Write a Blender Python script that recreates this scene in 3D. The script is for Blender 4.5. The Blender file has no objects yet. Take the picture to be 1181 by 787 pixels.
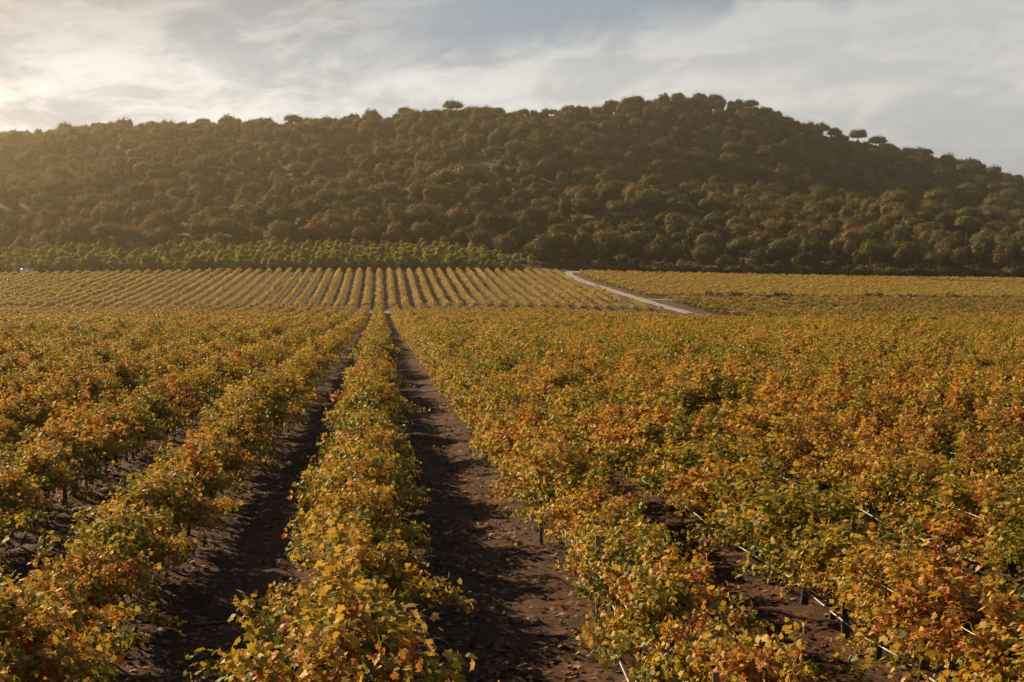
import bpy, math, random
import numpy as np
from mathutils import Vector, Matrix

SC = bpy.context.scene
COL = SC.collection
rad = math.radians
RNG = np.random.default_rng(7)
random.seed(7)

# ------------------------------------------------------------------ camera
CAM_Z = 4.0
YAW, PITCH = 5.28, -2.39
cam_d = bpy.data.cameras.new('camera')
cam_d.lens = 50; cam_d.sensor_width = 36; cam_d.clip_start = 0.1; cam_d.clip_end = 20000
cam = bpy.data.objects.new('camera', cam_d); COL.objects.link(cam)
cam.location = (0, 0, CAM_Z)
cam.rotation_euler = (rad(90 + PITCH), 0, rad(-YAW))
SC.camera = cam

# ------------------------------------------------------------------ light
SUN_AZ, SUN_EL = -40.0, 23.5          # azimuth from +Y (negative = towards -X), elevation
SKY_STRENGTH = 0.05
SUN_STRENGTH = 5.0
CLOUD_GAIN = 0.55
EXPOSURE = 1.05
sd = bpy.data.lights.new('sun', 'SUN'); sd.energy = SUN_STRENGTH; sd.angle = rad(0.5); sd.color = (1.0, 0.765, 0.47)
sun = bpy.data.objects.new('sun', sd); COL.objects.link(sun)
S = Vector((math.sin(rad(SUN_AZ)) * math.cos(rad(SUN_EL)), math.cos(rad(SUN_AZ)) * math.cos(rad(SUN_EL)), math.sin(rad(SUN_EL))))
sun.rotation_euler = (-S).to_track_quat('-Z', 'Y').to_euler()
sun.location = (0, 0, 50)

SC.view_settings.view_transform = 'Standard'
SC.view_settings.look = 'None'
SC.view_settings.exposure = EXPOSURE
SC.view_settings.gamma = 1.0
SC.view_settings.use_curve_mapping = False
SC.render.engine = 'CYCLES'
cy = SC.cycles
cy.use_denoising = True
cy.max_bounces = 5; cy.diffuse_bounces = 1; cy.glossy_bounces = 1; cy.transmission_bounces = 3
cy.transparent_max_bounces = 4; cy.volume_bounces = 0
cy.sample_clamp_indirect = 4.0
cy.caustics_reflective = False; cy.caustics_refractive = False

# node helper
class NT:
    def __init__(s, tree): s.t = tree; s.n = tree.nodes; s.l = tree.links
    def new(s, kind, **kw):
        n = s.n.new(kind)
        for k, v in kw.items(): setattr(n, k, v)
        return n
    def put(s, sock, v):
        if hasattr(v, 'is_output'): s.l.new(v, sock)
        else: sock.default_value = v
    def math(s, op, a, b=None, c=None, clamp=False):
        n = s.new('ShaderNodeMath', operation=op, use_clamp=clamp)
        s.put(n.inputs[0], a)
        if b is not None: s.put(n.inputs[1], b)
        if c is not None: s.put(n.inputs[2], c)
        return n.outputs[0]
    def ss(s, v, a, b, lo=0.0, hi=1.0):
        n = s.new('ShaderNodeMapRange', interpolation_type='SMOOTHSTEP')
        s.put(n.inputs[0], v); s.put(n.inputs[1], a); s.put(n.inputs[2], b); s.put(n.inputs[3], lo); s.put(n.inputs[4], hi)
        return n.outputs[0]
    def mix(s, f, a, b, blend='MIX'):
        n = s.new('ShaderNodeMix', data_type='RGBA', blend_type=blend)
        s.put(n.inputs[0], f); s.put(n.inputs[6], a); s.put(n.inputs[7], b)
        return n.outputs[2]
    def noise(s, vec, scale, detail=4, rough=0.55, dist=0.0):
        n = s.new('ShaderNodeTexNoise'); s.put(n.inputs['Vector'], vec)
        n.inputs['Scale'].default_value = scale; n.inputs['Detail'].default_value = detail
        n.inputs['Roughness'].default_value = rough; n.inputs['Distortion'].default_value = dist
        return n.outputs[0]
    def ramp(s, f, stops):
        n = s.new('ShaderNodeValToRGB'); s.put(n.inputs[0], f)
        e = n.color_ramp.elements
        while len(e) < len(stops): e.new(0.5)
        for k, (p, c) in enumerate(stops): e[k].position = p; e[k].color = (*c, 1)
        return n.outputs[0]
    def comb(s, x, y, z):
        n = s.new('ShaderNodeCombineXYZ'); s.put(n.inputs[0], x); s.put(n.inputs[1], y); s.put(n.inputs[2], z)
        return n.outputs[0]

# ------------------------------------------------------------------ sky with clouds
def build_sky():
    w = bpy.data.worlds.new('World'); SC.world = w; w.use_nodes = True
    T = NT(w.node_tree); T.n.clear()
    out = T.new('ShaderNodeOutputWorld')
    bgs = T.new('ShaderNodeBackground'); bgc = T.new('ShaderNodeBackground')
    sky = T.new('ShaderNodeTexSky', sky_type='NISHITA', sun_disc=False)
    sky.sun_elevation = rad(SUN_EL); sky.sun_rotation = rad(SUN_AZ)
    sky.air_density = 0.6; sky.dust_density = 0.6; sky.ozone_density = 1.0; sky.altitude = 800
    T.l.new(sky.outputs[0], bgs.inputs[0]); bgs.inputs[1].default_value = SKY_STRENGTH
    tc = T.new('ShaderNodeTexCoord')
    sep = T.new('ShaderNodeSeparateXYZ'); T.l.new(tc.outputs['Generated'], sep.inputs[0])
    x, y, z = sep.outputs
    az = T.math('ARCTAN2', x, y)
    hl = T.math('SQRT', T.math('ADD', T.math('MULTIPLY', x, x), T.math('MULTIPLY', y, y)))
    el = T.math('ARCTAN2', z, hl)
    # broad cloud sheets, drawn out along the horizon and rising to the right
    elt = T.math('SUBTRACT', el, T.math('MULTIPLY', az, 0.10))
    v1 = T.comb(T.math('MULTIPLY', az, 4.6), T.math('MULTIPLY', elt, 11.5), 3.1)
    v2 = T.comb(T.math('MULTIPLY', az, 9.5), T.math('MULTIPLY', elt, 24.0), 8.7)
    n1 = T.noise(v1, 1.3, 6, 0.55, 0.35)
    n2 = T.noise(v2, 1.5, 7, 0.6, 0.5)
    # upper limit of the cloud bank
    edge = T.math('ADD', 0.139, T.math('MULTIPLY', az, 0.170))
    f = T.math('SUBTRACT', el, edge)
    f = T.math('ADD', f, T.math('MULTIPLY', T.math('SUBTRACT', n1, 0.5), -0.05))
    f = T.math('ADD', f, T.math('MULTIPLY', T.math('SUBTRACT', n2, 0.5), -0.05))
    mask = T.ss(f, -0.012, 0.018, 1.0, 0.08)
    left = T.ss(T.math('ADD', az, T.math('MULTIPLY', T.math('SUBTRACT', n2, 0.5), 0.25)), -0.03, 0.08, 1.0, 0.0)
    patch = T.ss(T.math('ADD', T.math('MULTIPLY', n1, 0.55), T.math('MULTIPLY', n2, 0.45)), 0.39, 0.48, 0.60, 1.0)
    mask = T.math('MAXIMUM', mask, T.math('MULTIPLY', left, patch))
    cover = T.math('MULTIPLY', T.ss(el, 0.24, 0.40, 1.0, 0.10), T.ss(T.math('ABSOLUTE', az), 0.6, 1.3, 1.0, 0.35))
    n3 = T.noise(T.comb(T.math('MULTIPLY', az, 20.0), T.math('MULTIPLY', elt, 55.0), 1.7), 1.2, 6, 0.6, 0.8)
    sh = T.ss(T.math('ADD', T.math('MULTIPLY', n1, 0.30), T.math('ADD', T.math('MULTIPLY', n2, 0.50), T.math('MULTIPLY', n3, 0.20))), 0.42, 0.56, 0.0, 1.0)
    bright = T.ss(az, -0.30, 0.42, 1.0, 0.0)
    lowb = T.ss(el, 0.115, 0.185, 1.0, 0.40)
    gre = T.mix(bright, (0.46, 0.475, 0.48, 1), (0.46, 0.485, 0.50, 1))
    whi = T.mix(bright, (0.66, 0.645, 0.61, 1), (0.86, 0.865, 0.85, 1))
    fac = T.math('MULTIPLY', T.math('ADD', T.math('MULTIPLY', sh, 0.75), 0.25), lowb)
    dark = T.mix(T.ss(T.math('MULTIPLY', left, T.ss(el, 0.14, 0.19)), 0.0, 1.0), gre, (0.30, 0.315, 0.33, 1))
    ccol = T.mix(fac, dark, whi)
    ccol = T.mix(T.math('MULTIPLY', T.ss(az, 0.18, 0.48, 0.0, 0.8), T.ss(el, 0.15, 0.06, 0.0, 1.0)), ccol, (0.38, 0.405, 0.43, 1))
    veil = T.mix(T.ss(el, 0.10, 0.22), (0.33, 0.39, 0.44, 1), (0.24, 0.31, 0.39, 1))
    ccol = T.mix(mask, veil, ccol)
    T.l.new(ccol, bgc.inputs[0]); bgc.inputs[1].default_value = CLOUD_GAIN
    ms = T.new('ShaderNodeMixShader'); T.l.new(cover, ms.inputs[0])
    T.l.new(bgs.outputs[0], ms.inputs[1]); T.l.new(bgc.outputs[0], ms.inputs[2])
    T.l.new(ms.outputs[0], out.inputs[0])
build_sky()

# ------------------------------------------------------------------ terrain
def hash2(ix, iy, seed):
    h = (ix.astype(np.int64) * 374761393 + iy.astype(np.int64) * 668265263 + seed * 974711) & 0x7fffffff
    h = ((h ^ (h >> 13)) * 1274126177) & 0x7fffffff
    return ((h ^ (h >> 16)) & 0xffff) / 65535.0
def vnoise(x, y, seed=0):
    ix = np.floor(x); iy = np.floor(y); fx = x - ix; fy = y - iy
    fx = fx * fx * (3 - 2 * fx); fy = fy * fy * (3 - 2 * fy)
    a = hash2(ix, iy, seed); b = hash2(ix + 1, iy, seed); c = hash2(ix, iy + 1, seed); d = hash2(ix + 1, iy + 1, seed)
    return (a * (1 - fx) + b * fx) * (1 - fy) + (c * (1 - fx) + d * fx) * fy - 0.5
def fbm(x, y, seed=0, o=4):
    s = 0; a = 1.0
    for k in range(o):
        s = s + a * vnoise(x * 2 ** k + k * 17.3, y * 2 ** k - k * 9.1, seed + k); a *= 0.5
    return s
def sst(v, a, b):
    t = np.clip((v - a) / (b - a), 0, 1); return t * t * (3 - 2 * t)

CR_D, HB = 860.0, 436.0
_px = np.array([-900, -500, -250, -100, 0, 40, 120, 240, 330, 470, 520, 600, 650, 700, 740, 800, 850, 880, 900, 940, 980, 1030, 1080, 1130, 1181, 1300, 1500, 1900], float)
_py = np.array([300, 265, 215, 182, 167, 154, 146, 141, 138, 127, 124, 124, 120, 114, 109, 107, 108, 116, 127, 140, 148, 161, 170, 179, 194, 216, 255, 290], float)
CR_X = (_px - 439) / 1640 * CR_D
CR_Z = CAM_Z + (325 - _py) * CR_D / 1640 - 8.5
T_ = np.array([-.2, 0, .12, .3, .5, .7, .85, .95, 1.0, 1.1, 1.3, 1.7, 2.3, 3])
SL = np.array([0, 0, .085, .27, .48, .70, .87, .965, 1.0, .985, .85, .5, .1, 0])
SR = np.array([0, 0, .08, .19, .27, .43, .75, .955, 1.0, .96, .75, .4, .08, 0])
def smooth_interp(t, T, V):
    # box-smoothed piecewise linear
    return (np.interp(t - .03, T, V) + np.interp(t - .015, T, V) + np.interp(t, T, V) + np.interp(t + .015, T, V) + np.interp(t + .03, T, V)) / 5
def field_z(x, y):
    k = 20.0
    d = y - 290.0
    sp = np.where(d / k > 30, d, k * np.log1p(np.exp(np.clip(d / k, -50, 30))))
    z = -0.0122 * y + 0.0925 * np.minimum(sp, 150 + 0 * sp)
    z = np.where(y > 440, z + 0.0122 * (y - 440), z)
    z = z - 1.6 * sst(x, 25, 72) * sst(y, 150, 235) * (1 - sst(y, 275, 335))
    z = z - 2.6 * (1 - np.exp(-(x / 120.0) ** 2)) * sst(y, 290, 420)
    return z + 0.10 * fbm(x / 23.0, y / 31.0, 5, 2) * sst(y, 20, 60)
def ground_z(x, y):
    x = np.asarray(x, float); y = np.asarray(y, float)
    z = field_z(x, y)
    t = (y - HB) / (CR_D - HB)
    w = sst(x + 0.12 * (y - 600), 70, 190)
    s = smooth_interp(t, T_, SL) * (1 - w) + smooth_interp(t, T_, SR) * w
    cz = np.interp(x, CR_X, CR_Z)
    hill = s * (cz - z)
    gul = fbm(x / 75.0, y / 110.0, 21, 3) * 13.0 * sst(t, 0.05, 0.35) * (1 - sst(t, 0.72, 0.95)) * sst(-t, -2.2, -1.2)
    return z + hill + gul * (1 - 0.4 * w)
def gz(x, y): return float(ground_z(np.array([x]), np.array([y]))[0])

ROW_X0, ROW_S = -0.33, 2.88
def build_ground():
    xs = list(np.arange(-14, 14.01, 0.14))
    v = 14.0; st = 0.2
    while v < 9000: v += st; xs.append(v); xs.append(-v); st = min(st * 1.06, 6.0 if v < 520 else 600)
    ys = list(np.arange(9, 40, 0.16))
    v = 40.0; st = 0.2
    while v < 9000: ys.append(v); v += st; st = min(st * 1.02, 3.0) if v < 1500 else st * 1.25
    v = 9.0; st = 0.6
    while v > -600: v -= st; ys.append(v); st *= 1.3
    xs = np.array(sorted(xs)); ys = np.array(sorted(ys))
    X, Y = np.meshgrid(xs, ys)
    Z = ground_z(X, Y)
    # tilled clods, tyre ruts and low banks under the vine rows
    ph = (X - ROW_X0) / ROW_S; u = (ph - np.round(ph)) * ROW_S
    near = 1 - sst(Y, 60, 110)
    clod = np.abs(fbm(X * 3.1, Y * 2.6, 31, 4)) * 0.11 + fbm(X * .8, Y * .5, 33, 3) * 0.05
    Z = Z + near * (clod + 0.07 * np.exp(-(u / 0.35) ** 2) - 0.045 * (np.exp(-((np.abs(u) - 0.85) / 0.16) ** 2)))
    n = len(xs); m = len(ys)
    V = np.stack([X.ravel(), Y.ravel(), Z.ravel()], 1)
    idx = np.arange(n * m).reshape(m, n)
    F = np.stack([idx[:-1, :-1], idx[:-1, 1:], idx[1:, 1:], idx[1:, :-1]], -1).reshape(-1, 4)
    me = bpy.data.meshes.new('ground')
    me.vertices.add(len(V)); me.vertices.foreach_set('co', V.ravel().astype(np.float32))
    me.loops.add(F.size); me.loops.foreach_set('vertex_index', F.ravel().astype(np.int32))
    me.polygons.add(len(F)); me.polygons.foreach_set('loop_start', np.arange(0, F.size, 4, dtype=np.int32))
    me.update(); me.validate()
    me.polygons.foreach_set('use_smooth', np.ones(len(F), bool))
    o = bpy.data.objects.new('ground', me); COL.objects.link(o); o['kind'] = 'structure'
    m_ = bpy.data.materials.new('soil'); m_.use_nodes = True
    T = NT(m_.node_tree); p = T.n['Principled BSDF']
    geo = T.new('ShaderNodeNewGeometry'); pos = geo.outputs['Position']
    sep = T.new('ShaderNodeSeparateXYZ'); T.l.new(pos, sep.inputs[0])
    big = T.noise(pos, 0.35, 5, 0.6); fine = T.noise(pos, 9.0, 6, 0.65); mid = T.noise(pos, 2.2, 4, 0.6)
    soil = T.ramp(T.math('ADD', T.math('MULTIPLY', fine, 0.6), T.math('MULTIPLY', mid, 0.4)), [(0.3, (0.022, 0.010, 0.005)), (0.5, (0.060, 0.027, 0.012)), (0.68, (0.150, 0.068, 0.030))])
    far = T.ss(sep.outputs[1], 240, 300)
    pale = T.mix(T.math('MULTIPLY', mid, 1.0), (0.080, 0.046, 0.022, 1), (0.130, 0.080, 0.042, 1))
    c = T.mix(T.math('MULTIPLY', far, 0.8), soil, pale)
    scrub = T.ramp(T.noise(pos, 0.12, 6, 0.65), [(0.35, (0.035, 0.032, 0.014)), (0.5, (0.060, 0.048, 0.022)), (0.66, (0.085, 0.062, 0.032))])
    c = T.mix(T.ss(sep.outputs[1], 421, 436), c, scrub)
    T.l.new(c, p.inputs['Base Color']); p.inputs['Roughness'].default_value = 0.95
    p.inputs['Specular IOR Level'].default_value = 0.15
    b = T.new('ShaderNodeBump'); b.inputs['Strength'].default_value = 0.9; b.inputs['Distance'].default_value = 0.05
    T.l.new(T.math('ADD', fine, mid), b.inputs['Height']); T.l.new(b.outputs[0], p.inputs['Normal'])
    me.materials.append(m_)
build_ground()

# ------------------------------------------------------------------ mesh helpers
def mesh_np(name, V, polys_idx, sizes, mats, smooth=False, tone=None, midx=None):
    me = bpy.data.meshes.new(name)
    me.vertices.add(len(V)); me.vertices.foreach_set('co', np.ascontiguousarray(V, np.float32).ravel())
    me.loops.add(len(polys_idx)); me.loops.foreach_set('vertex_index', np.ascontiguousarray(polys_idx, np.int32))
    st = np.concatenate([[0], np.cumsum(sizes)[:-1]]).astype(np.int32)
    me.polygons.add(len(sizes)); me.polygons.foreach_set('loop_start', st)
    me.update(calc_edges=True)
    for m in mats: me.materials.append(m)
    if midx is not None: me.polygons.foreach_set('material_index', np.ascontiguousarray(midx, np.int32))
    if smooth is not False:
        me.polygons.foreach_set('use_smooth', np.ones(len(sizes), bool) if smooth is True else np.ascontiguousarray(smooth, bool))
    if tone is not None:
        a = me.attributes.new('tone', 'FLOAT', 'POINT'); a.data.foreach_set('value', np.ascontiguousarray(tone, np.float32))
    return me
class Geo:
    """collects verts and faces with a material slot, a smooth flag and a per-vertex tone"""
    def __init__(s): s.v = []; s.i = []; s.s = []; s.t = []; s.m = []; s.sm = []; s.n = 0
    def add(s, V, faces, tone=0.5, mat=0, smooth=False):
        V = np.asarray(V, float); f = np.asarray(faces)
        s.v.append(V); s.i.append(f.ravel() + s.n); s.s.append(np.full(len(f), f.shape[1]))
        s.t.append(np.broadcast_to(np.asarray(tone, float), (len(V),))); s.m.append(np.full(len(f), mat)); s.sm.append(np.full(len(f), smooth))
        s.n += len(V)
    def merge(s, o, mat=0):
        for V, i, z, t, m, sm in zip(o.v, o.i, o.s, o.t, o.m, o.sm):
            pass
        if not o.v: return
        s.v.append(np.concatenate(o.v)); s.i.append(np.concatenate(o.i) + s.n); s.s.append(np.concatenate(o.s))
        s.t.append(np.concatenate(o.t)); s.m.append(np.full(sum(len(z) for z in o.s), mat)); s.sm.append(np.concatenate(o.sm)); s.n += o.n
    def tube(s, pts, radii, seg=6, tone=0.5, mat=0, cap=True):
        pts = [Vector(p) for p in pts]; R = []
        for k, p in enumerate(pts):
            d = (pts[min(k + 1, len(pts) - 1)] - pts[max(k - 1, 0)]).normalized()
            a = Vector((0, 0, 1)) if abs(d.z) < 0.9 else Vector((1, 0, 0))
            u = d.cross(a).normalized(); w = d.cross(u).normalized()
            for j in range(seg):
                an = 2 * math.pi * j / seg
                R.append(p + (u * math.cos(an) + w * math.sin(an)) * radii[k])
        F = []
        for k in range(len(pts) - 1):
            for j in range(seg):
                a = k * seg + j; b = k * seg + (j + 1) % seg
                F.append((a, b, b + seg, a + seg))
        s.add(np.array(R), F, tone, mat, True)
        if cap:
            s.add(np.array(R[-seg:]), [tuple(range(seg))], tone, mat, False)
            s.add(np.array(R[:seg]), [tuple(range(seg - 1, -1, -1))], tone, mat, False)
    def box(s, c, h, tone=0.5, mat=0):
        V = [(c[0] + sx * h[0], c[1] + sy * h[1], c[2] + sz * h[2]) for sx in (-1, 1) for sy in (-1, 1) for sz in (-1, 1)]
        s.add(V, [(0, 1, 3, 2), (4, 6, 7, 5), (0, 4, 5, 1), (2, 3, 7, 6), (0, 2, 6, 4), (1, 5, 7, 3)], tone, mat)
    def mesh(s, name, mats):
        return mesh_np(name, np.concatenate(s.v), np.concatenate(s.i), np.concatenate(s.s), mats, np.concatenate(s.sm), np.concatenate(s.t), np.concatenate(s.m))

def link(name, me, parent=None, loc=(0, 0, 0)):
    o = bpy.data.objects.new(name, me); COL.objects.link(o); o.location = loc
    if parent: o.parent = parent
    return o
def tag(o, label=None, cat=None, group=None, kind=None):
    if label: o['label'] = label
    if cat: o['category'] = cat
    if group: o['group'] = group
    if kind: o['kind'] = kind
    return o
def empty(name, loc, rz=0.0, sc=(1, 1, 1)):
    o = bpy.data.objects.new(name, None); COL.objects.link(o); o.location = loc; o.rotation_euler = (0, 0, rz); o.scale = sc
    o.empty_display_size = 0.2
    return o
def ordinal(n):
    return f"{n}{'th' if 10 <= n % 100 <= 20 else {1: 'st', 2: 'nd', 3: 'rd'}.get(n % 10, 'th')}"

# ------------------------------------------------------------------ materials
def leaf_mat(name, stops, transl=0.45, rough=0.45, spec=0.5, noise_amp=0.16, noise_scale=0.25, obj_amp=0.12):
    m = bpy.data.materials.new(name); m.use_nodes = True
    T = NT(m.node_tree); p = T.n['Principled BSDF']; out = T.n['Material Output']
    at = T.new('ShaderNodeAttribute', attribute_name='tone')
    geo = T.new('ShaderNodeNewGeometry'); oi = T.new('ShaderNodeObjectInfo')
    nz = T.noise(geo.outputs['Position'], noise_scale, 3, 0.6)
    t = T.math('ADD', at.outputs['Fac'], T.math('MULTIPLY', T.math('SUBTRACT', nz, 0.5), noise_amp * 2))
    t = T.math('ADD', t, T.math('MULTIPLY', T.math('SUBTRACT', oi.outputs['Random'], 0.5), obj_amp * 2), clamp=True)
    c = T.ramp(t, stops)
    T.l.new(c, p.inputs['Base Color']); p.inputs['Roughness'].default_value = rough
    p.inputs['Specular IOR Level'].default_value = spec
    tr = T.new('ShaderNodeBsdfTranslucent')
    T.l.new(T.mix(1.0, c, (1.0, 0.93, 0.55, 1), 'MULTIPLY'), tr.inputs[0])
    ms = T.new('ShaderNodeMixShader'); ms.inputs[0].default_value = transl
    T.l.new(p.outputs[0], ms.inputs[1]); T.l.new(tr.outputs[0], ms.inputs[2]); T.l.new(ms.outputs[0], out.inputs[0])
    return m
def plain_mat(name, c0, c1, scale=8.0, rough=0.85, metal=0.0, bump=0.0):
    m = bpy.data.materials.new(name); m.use_nodes = True
    T = NT(m.node_tree); p = T.n['Principled BSDF']
    tc = T.new('ShaderNodeTexCoord'); nz = T.noise(tc.outputs['Object'], scale, 5, 0.6)
    T.l.new(T.mix(T.ss(nz, 0.35, 0.65), (*c0, 1), (*c1, 1)), p.inputs['Base Color'])
    p.inputs['Roughness'].default_value = rough; p.inputs['Metallic'].default_value = metal
    if bump:
        b = T.new('ShaderNodeBump'); b.inputs['Strength'].default_value = bump; b.inputs['Distance'].default_value = 0.02
        T.l.new(nz, b.inputs['Height']); T.l.new(b.outputs[0], p.inputs['Normal'])
    return m
VINE_STOPS = [(0.0, (0.075, 0.085, 0.014)), (0.16, (0.20, 0.19, 0.024)), (0.34, (0.40, 0.305, 0.045)), (0.56, (0.55, 0.36, 0.080)), (0.74, (0.56, 0.25, 0.055)), (0.88, (0.40, 0.105, 0.025)), (1.0, (0.19, 0.075, 0.035))]
M_LEAF = leaf_mat('vine_leaf', VINE_STOPS, 0.34, 0.58, 0.14)
M_GOLD = leaf_mat('straw_yellow_leaf', [(0.0, (0.20, 0.18, 0.035)), (0.35, (0.44, 0.33, 0.07)), (0.6, (0.60, 0.42, 0.11)), (0.85, (0.58, 0.32, 0.09)), (1.0, (0.30, 0.14, 0.06))], 0.35, 0.5, 0.4, 0.14, 0.08)
M_BARK = plain_mat('vine_bark', (0.030, 0.020, 0.014), (0.085, 0.060, 0.042), 30, 0.95, bump=0.6)
M_CANE = plain_mat('vine_cane', (0.13, 0.070, 0.035), (0.24, 0.14, 0.075), 20, 0.7)
M_FALL = leaf_mat('fallen_leaf', [(0.0, (0.09, 0.04, 0.02)), (0.4, (0.19, 0.085, 0.035)), (0.7, (0.27, 0.10, 0.045)), (1.0, (0.32, 0.20, 0.09))], 0.15, 0.7, 0.3)
M_WIRE = plain_mat('galvanised_wire', (0.45, 0.43, 0.40), (0.62, 0.60, 0.56), 5, 0.45, 0.3)
M_HOSE = plain_mat('faded_hose', (0.36, 0.33, 0.30), (0.52, 0.48, 0.43), 5, 0.6)
M_POST = plain_mat('weathered_wood', (0.10, 0.080, 0.060), (0.20, 0.165, 0.13), 12, 0.9, bump=0.4)
M_NEEDLE = leaf_mat('pine_needles', [(0.0, (0.055, 0.062, 0.012)), (0.45, (0.12, 0.12, 0.022)), (0.8, (0.18, 0.16, 0.03)), (1.0, (0.24, 0.18, 0.045))], 0.28, 0.75, 0.2, 0.12, 0.02, 0.25)
M_OAK = leaf_mat('oak_leaves', [(0.0, (0.055, 0.055, 0.016)), (0.4, (0.12, 0.10, 0.030)), (0.75, (0.18, 0.13, 0.042)), (1.0, (0.26, 0.15, 0.05))], 0.34, 0.75, 0.2, 0.28, 0.02, 0.48)
M_YOUNG = leaf_mat('young_tree_leaves', [(0.0, (0.14, 0.15, 0.033)), (0.5, (0.30, 0.28, 0.060)), (1.0, (0.45, 0.36, 0.09))], 0.4, 0.7, 0.2, 0.15, 0.03, 0.2)
M_TRUNK = plain_mat('tree_bark', (0.05, 0.036, 0.025), (0.11, 0.078, 0.052), 4, 0.95, bump=0.5)

# ------------------------------------------------------------------ vines
half = [(0.0, 0.0), (0.26, -0.13), (0.50, 0.05), (0.40, 0.27), (0.56, 0.52), (0.26, 0.58), (0.0, 1.0)]
LEAF_T = np.array([(0, 0.36, 0.0)] + [(x, y, 0) for x, y in half] + [(-x, y, 0) for x, y in half[-2:0:-1]], float)
LEAF_T[:, 2] = -0.35 * LEAF_T[:, 0] ** 2 - 0.22 * (LEAF_T[:, 1] - 0.36) ** 2 + 0.07 * np.abs(LEAF_T[:, 0])
LEAF_T[0, 2] = -0.03
nL = len(LEAF_T) - 1
LEAF_F = np.array([(0, 1 + k, 1 + (k + 1) % nL) for k in range(nL)])
QUAD_T = np.array([(0, 0, 0), (0.5, 0.3, -0.08), (0, 1, -0.1), (-0.5, 0.3, -0.08)], float)
QUAD_F = np.array([(0, 1, 2, 3)])
def scatter_leaves(g, P, N, D, size, tone, T=LEAF_T, F=LEAF_F, mat=0):
    """P points, N face normals, D tip directions"""
    N = N / np.linalg.norm(N, axis=1, keepdims=True)
    Yv = D - (D * N).sum(1, keepdims=True) * N; Yv /= np.linalg.norm(Yv, axis=1, keepdims=True) + 1e-9
    Xv = np.cross(Yv, N)
    k = len(P); nt = len(T)
    V = P[:, None] + size[:, None, None] * (T[None, :, 0:1] * Xv[:, None] + T[None, :, 1:2] * Yv[:, None] + T[None, :, 2:3] * N[:, None])
    idx = (np.arange(k) * nt)[:, None, None] + F[None]
    g.add(V.reshape(-1, 3), idx.reshape(-1, F.shape[1]), np.repeat(tone, nt), mat)

def vine_geo(seed, tone0, spread, detail=2, w=1.0, h=1.0, shoots=18):
    """returns foliage, branches, trunk; detail 2 = near, 1 = middle distance, 0 = far"""
    r = np.random.default_rng(seed)
    fol, br, tr = Geo(), Geo(), Geo()
    # gnarled trunk with a short two-armed head
    hz = 0.68 + r.normal() * 0.04
    bx, by = r.normal(0, 0.04, 2)
    pts = [(0, 0, -0.08), (bx * .6, by, 0.12), (bx, by * 1.4, 0.33), (bx * 0.3, by * 0.5, hz * 0.85), (0, 0, hz)]
    tr.tube(pts, [0.055, 0.042, 0.036, 0.040, 0.046], 7 if detail == 2 else 4)
    for sg in (-1, 1):
        tr.tube([(0, 0, hz - .02), (r.normal(0, .03), sg * 0.22, hz + 0.06), (r.normal(0, .03), sg * 0.46, hz + 0.08)], [0.034, 0.026, 0.017], 5 if detail == 2 else 3)
    P, N, D, Sz, Tn = [], [], [], [], []
    cl = r.normal(0, 1, (6, 3)) * (0.45, 0.4, 0.3) + (0, 0, 1.0); ct = r.normal(0, 1, 6)
    for k in range(shoots):
        sy = r.uniform(-0.48, 0.48)
        th = r.normal(0, 0.50) if r.random() < 0.60 else r.uniform(-1.2, 1.2)
        ph = r.normal(0, 0.3)
        d = np.array([math.sin(th) * math.cos(ph), math.sin(ph), math.cos(th) * math.cos(ph)])
        L = r.uniform(0.60, 1.22) * (1.0 - 0.12 * math.cos(th)) * w
        if r.random() < 0.13: L *= 1.35
        droop = (0.14 + 0.34 * abs(math.sin(th))) * r.uniform(0.6, 1.3)
        nseg = 7; q = []
        for j in range(nseg):
            s = j / (nseg - 1)
            p = np.array([0, sy, hz + 0.05]) + d * L * s * (1, 1, h) + np.array([math.sin(th) * .12, 0, 0]) * s * s - np.array([0, 0, droop * L * s * s])
            p += r.normal(0, 0.014, 3) * s
            q.append(p)
        q = np.array(q)
        if detail == 2: br.tube(q, np.linspace(0.0062, 0.0028, nseg), 4, cap=False)
        nl = int({2: 128, 1: 50, 0: 21}[detail] * L)
        ss = r.uniform(0.10, 1.0, nl) ** 0.8 * (nseg - 1)
        i0 = np.minimum(ss.astype(int), nseg - 2); f = (ss - i0)[:, None]
        base = q[i0] * (1 - f) + q[i0 + 1] * f
        off = r.normal(0, 1, (nl, 3))
        off /= np.linalg.norm(off, axis=1, keepdims=True)
        base = base + off * r.uniform(0.03, 0.17, (nl, 1))
        base = base[base[:, 2] > 0.50 + r.uniform(-.1, .12)]; nl = len(base)
        if nl == 0: continue
        outw = base - np.array([0, 0, 0.72]); outw[:, 1] *= 0.25
        n = outw / (np.linalg.norm(outw, axis=1, keepdims=True) + .05) * 0.75 + np.array([0, 0, 0.42]) + r.normal(0, 0.8, (nl, 3))
        tip = r.normal(0, 0.6, (nl, 3)) + np.array([0, 0, -0.8]) + outw * 0.6
        P.append(base); N.append(n); D.append(tip)
        Sz.append(r.uniform(0.036, 0.080, nl) * {2: 1.0, 1: 1.55, 0: 2.45}[detail])
        dd = np.exp(-((base[:, None] - cl[None]) ** 2).sum(2) / 0.08)
        Tn.append(tone0 + r.normal(0, spread, nl) + r.normal(0, spread * 0.6) + (dd * ct).sum(1) * spread * 0.8)
    P = np.concatenate(P); N = np.concatenate(N); D = np.concatenate(D); Sz = np.concatenate(Sz); Tn = np.clip(np.concatenate(Tn), 0, 1)
    if detail == 2: scatter_leaves(fol, P, N, D, Sz, Tn)
    else: scatter_leaves(fol, P, N, D, Sz, Tn, QUAD_T, QUAD_F)
    return fol, br, tr
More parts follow.
